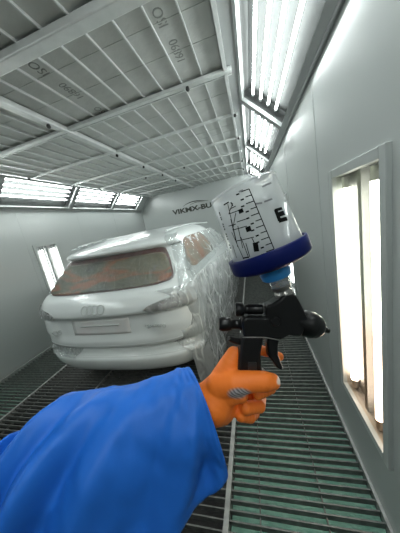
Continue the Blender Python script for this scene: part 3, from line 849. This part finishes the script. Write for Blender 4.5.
# index finger behind the handle, its tip past the trigger
chain([(232, 357, .315, 11), (245, 350, .330, 9.5), (260, 350, .332, 8.5), (272, 353, .325, 7.6), (279, 356.5, .318, 7.0)])
# middle finger
chain([(230, 372, .320, 11), (250, 374, .332, 9.5), (266, 378, .326, 9), (270, 388, .306, 8.5), (258, 394, .289, 8)])
# ring finger
chain([(228, 388, .322, 11), (246, 392, .332, 9.5), (260, 398, .320, 9.5), (259, 406, .300, 9.3), (246, 408, .288, 8.6)])
# little finger
chain([(228, 400, .322, 10), (243, 408, .328, 8.5), (254, 413, .314, 8.5), (250, 417, .300, 8.3), (241, 416, .290, 7.8)])
glove = gv.build('glove', glove_mat(), person)
m_ = glove.modifiers.new('union', 'REMESH'); m_.mode = 'VOXEL'; m_.voxel_size = .0017; m_.use_smooth_shade = True
m_ = glove.modifiers.new('relax', 'SMOOTH'); m_.iterations = 5; m_.factor = .5
bake(glove)

# sleeve
RG = [((191, 369), (221, 466), .300, .046), ((184, 370.5), (217, 474), .298, .050), ((170, 375), (207, 486), .296, .054), ((140, 386), (175, 510), .29, .060), ((105, 394), (140, 534), .285, .066),
      ((75, 399), (104, 556), .28, .070), ((50, 405), (62, 585), .275, .074), ((26, 428), (22, 612), .265, .074), ((0, 450), (-20, 640), .25, .072), ((-50, 490), (-70, 690), .22, .070), ((-130, 560), (-150, 780), .17, .066), ((-260, 660), (-300, 900), .125, .062)]
def cat(p0, p1, p2, p3, t):
    return .5*((2*p1) + (-p0+p2)*t + (2*p0-5*p1+4*p2-p3)*t*t + (-p0+3*p1-3*p2+p3)*t**3)
ctl = []
for tp, bt, d, bb in RG:
    ctl.append((L(*tp, d), L(*bt, d), bb))
NS = 12; NA = 96
rings = []
for i in range(len(ctl)-1):
    c = [ctl[max(0, i-1)], ctl[i], ctl[i+1], ctl[min(len(ctl)-1, i+2)]]
    for k in range(NS):
        t = k/NS; rings.append(tuple(cat(*[q[j] for q in c], t) for j in range(3)))
rings.append(ctl[-1])
def fold(s, a):
    """s: distance along the sleeve in rings, a: angle; returns outward push in metres"""
    d = 0; G = 1.7
    #        s0   a0     ds    da   slope  height
    for s0, a0, ds, da, sl, h_ in FOLDS:
        x = a-a0
        while x > PI: x -= 2*PI
        while x < -PI: x += 2*PI
        u_ = (s-s0-sl*x)/ds
        d += G*h_*math.exp(-u_*u_)*math.exp(-(x/da)**2)
    x = a-(.45+.052*s)                       # the long ridge that runs off the cuff, and the hollow below it
    d += (.009*math.exp(-(x/.26)**2) - .010*math.exp(-((x-.62)/.42)**2))*sst(62, 40, s)*sst(4, 26, s)
    return d
FOLDS = [(34, 1.5, 5, .5, 14, -.006), (27, 1.25, 4, .5, 14, .004), (52, 1.45, 5, .7, 16, .006), (62, 1.3, 4, .7, 18, -.008), (70, 1.2, 4.5, .7, 20, .008), (78, 1.05, 3.5, .8, 22, -.007), (86, .9, 4, .8, 22, .008), (50, 2.35, 40, .22, 0, .008), (42, 2.75, 40, .3, 0, -.014), (18, 1.9, 8, .3, 0, -.005), (94, .3, 2.5, .6, -4, .010), (90, .35, 2, .6, -4, -.006)]
sl = MB(); RR = []
Zt = Vector((0, 0, 1)); 
for i, (tp, bt, bb) in enumerate(rings):
    c = (tp+bt)/2; a_ = (tp-bt)/2
    near = Zt + Vector((.35*sst(30, 0, i), .0, 0)); near = near - a_.normalized()*near.dot(a_.normalized())
    pts = []
    for k in range(NA):
        th = 2*PI*k/NA
        ca, sa = math.cos(th), math.sin(th)
        # flatter, slightly squared section with a ridge low on the near side
        e = 2/2.3; ca2 = math.copysign(abs(ca)**e, ca); sa2 = math.copysign(abs(sa)**e, sa)
        p = a_*ca2 + near*bb*sa2
        nr = (a_.normalized()*ca + near.normalized()*sa)
        push = fold(i, th) + .0035*N3(i*.055, ca*1.4, sa*1.4, 1.7) + .0015*N3(i*.12, ca*2, sa*2, 2.5)
        push *= sst(-3, 6, i)
        pts.append(c + p + nr*push)
    RR.append(pts)
hem = [[sum((q for q in RR[0]), Vector())/NA*.05 + p*.95 + Vector((-.002, 0, 0)) for p in RR[0]]]
inner = [[(sum((q for q in RR[j]), Vector())/NA)*.07 + p*.93 for p in RR[j]] for j in (18, 9, 3)]
sl.loft(inner + hem + RR, False)
M['sleeve'] = mat('blue_coverall', (.013, .125, .52), .5, spec=.3, bump=(320, .10, .0006))
so = sl.build('sleeve', M['sleeve'], person)

# ---------------------------------------------------------------- render look
w = bpy.data.worlds.new('world'); S.world = w; w.use_nodes = True
w.node_tree.nodes['Background'].inputs['Color'].default_value = (.5, .52, .52, 1)
w.node_tree.nodes['Background'].inputs['Strength'].default_value = .0
S.view_settings.view_transform = 'Standard'; S.view_settings.look = 'None'; S.view_settings.gamma = 1
S.view_settings.use_curve_mapping = False
S.view_settings.exposure = .26
S.cycles.max_bounces = 10; S.cycles.diffuse_bounces = 6; S.cycles.glossy_bounces = 4; S.cycles.transparent_max_bounces = 24
S.cycles.use_denoising = True
S.cycles.sample_clamp_indirect = 6
S.cycles.caustics_reflective = False; S.cycles.caustics_refractive = False
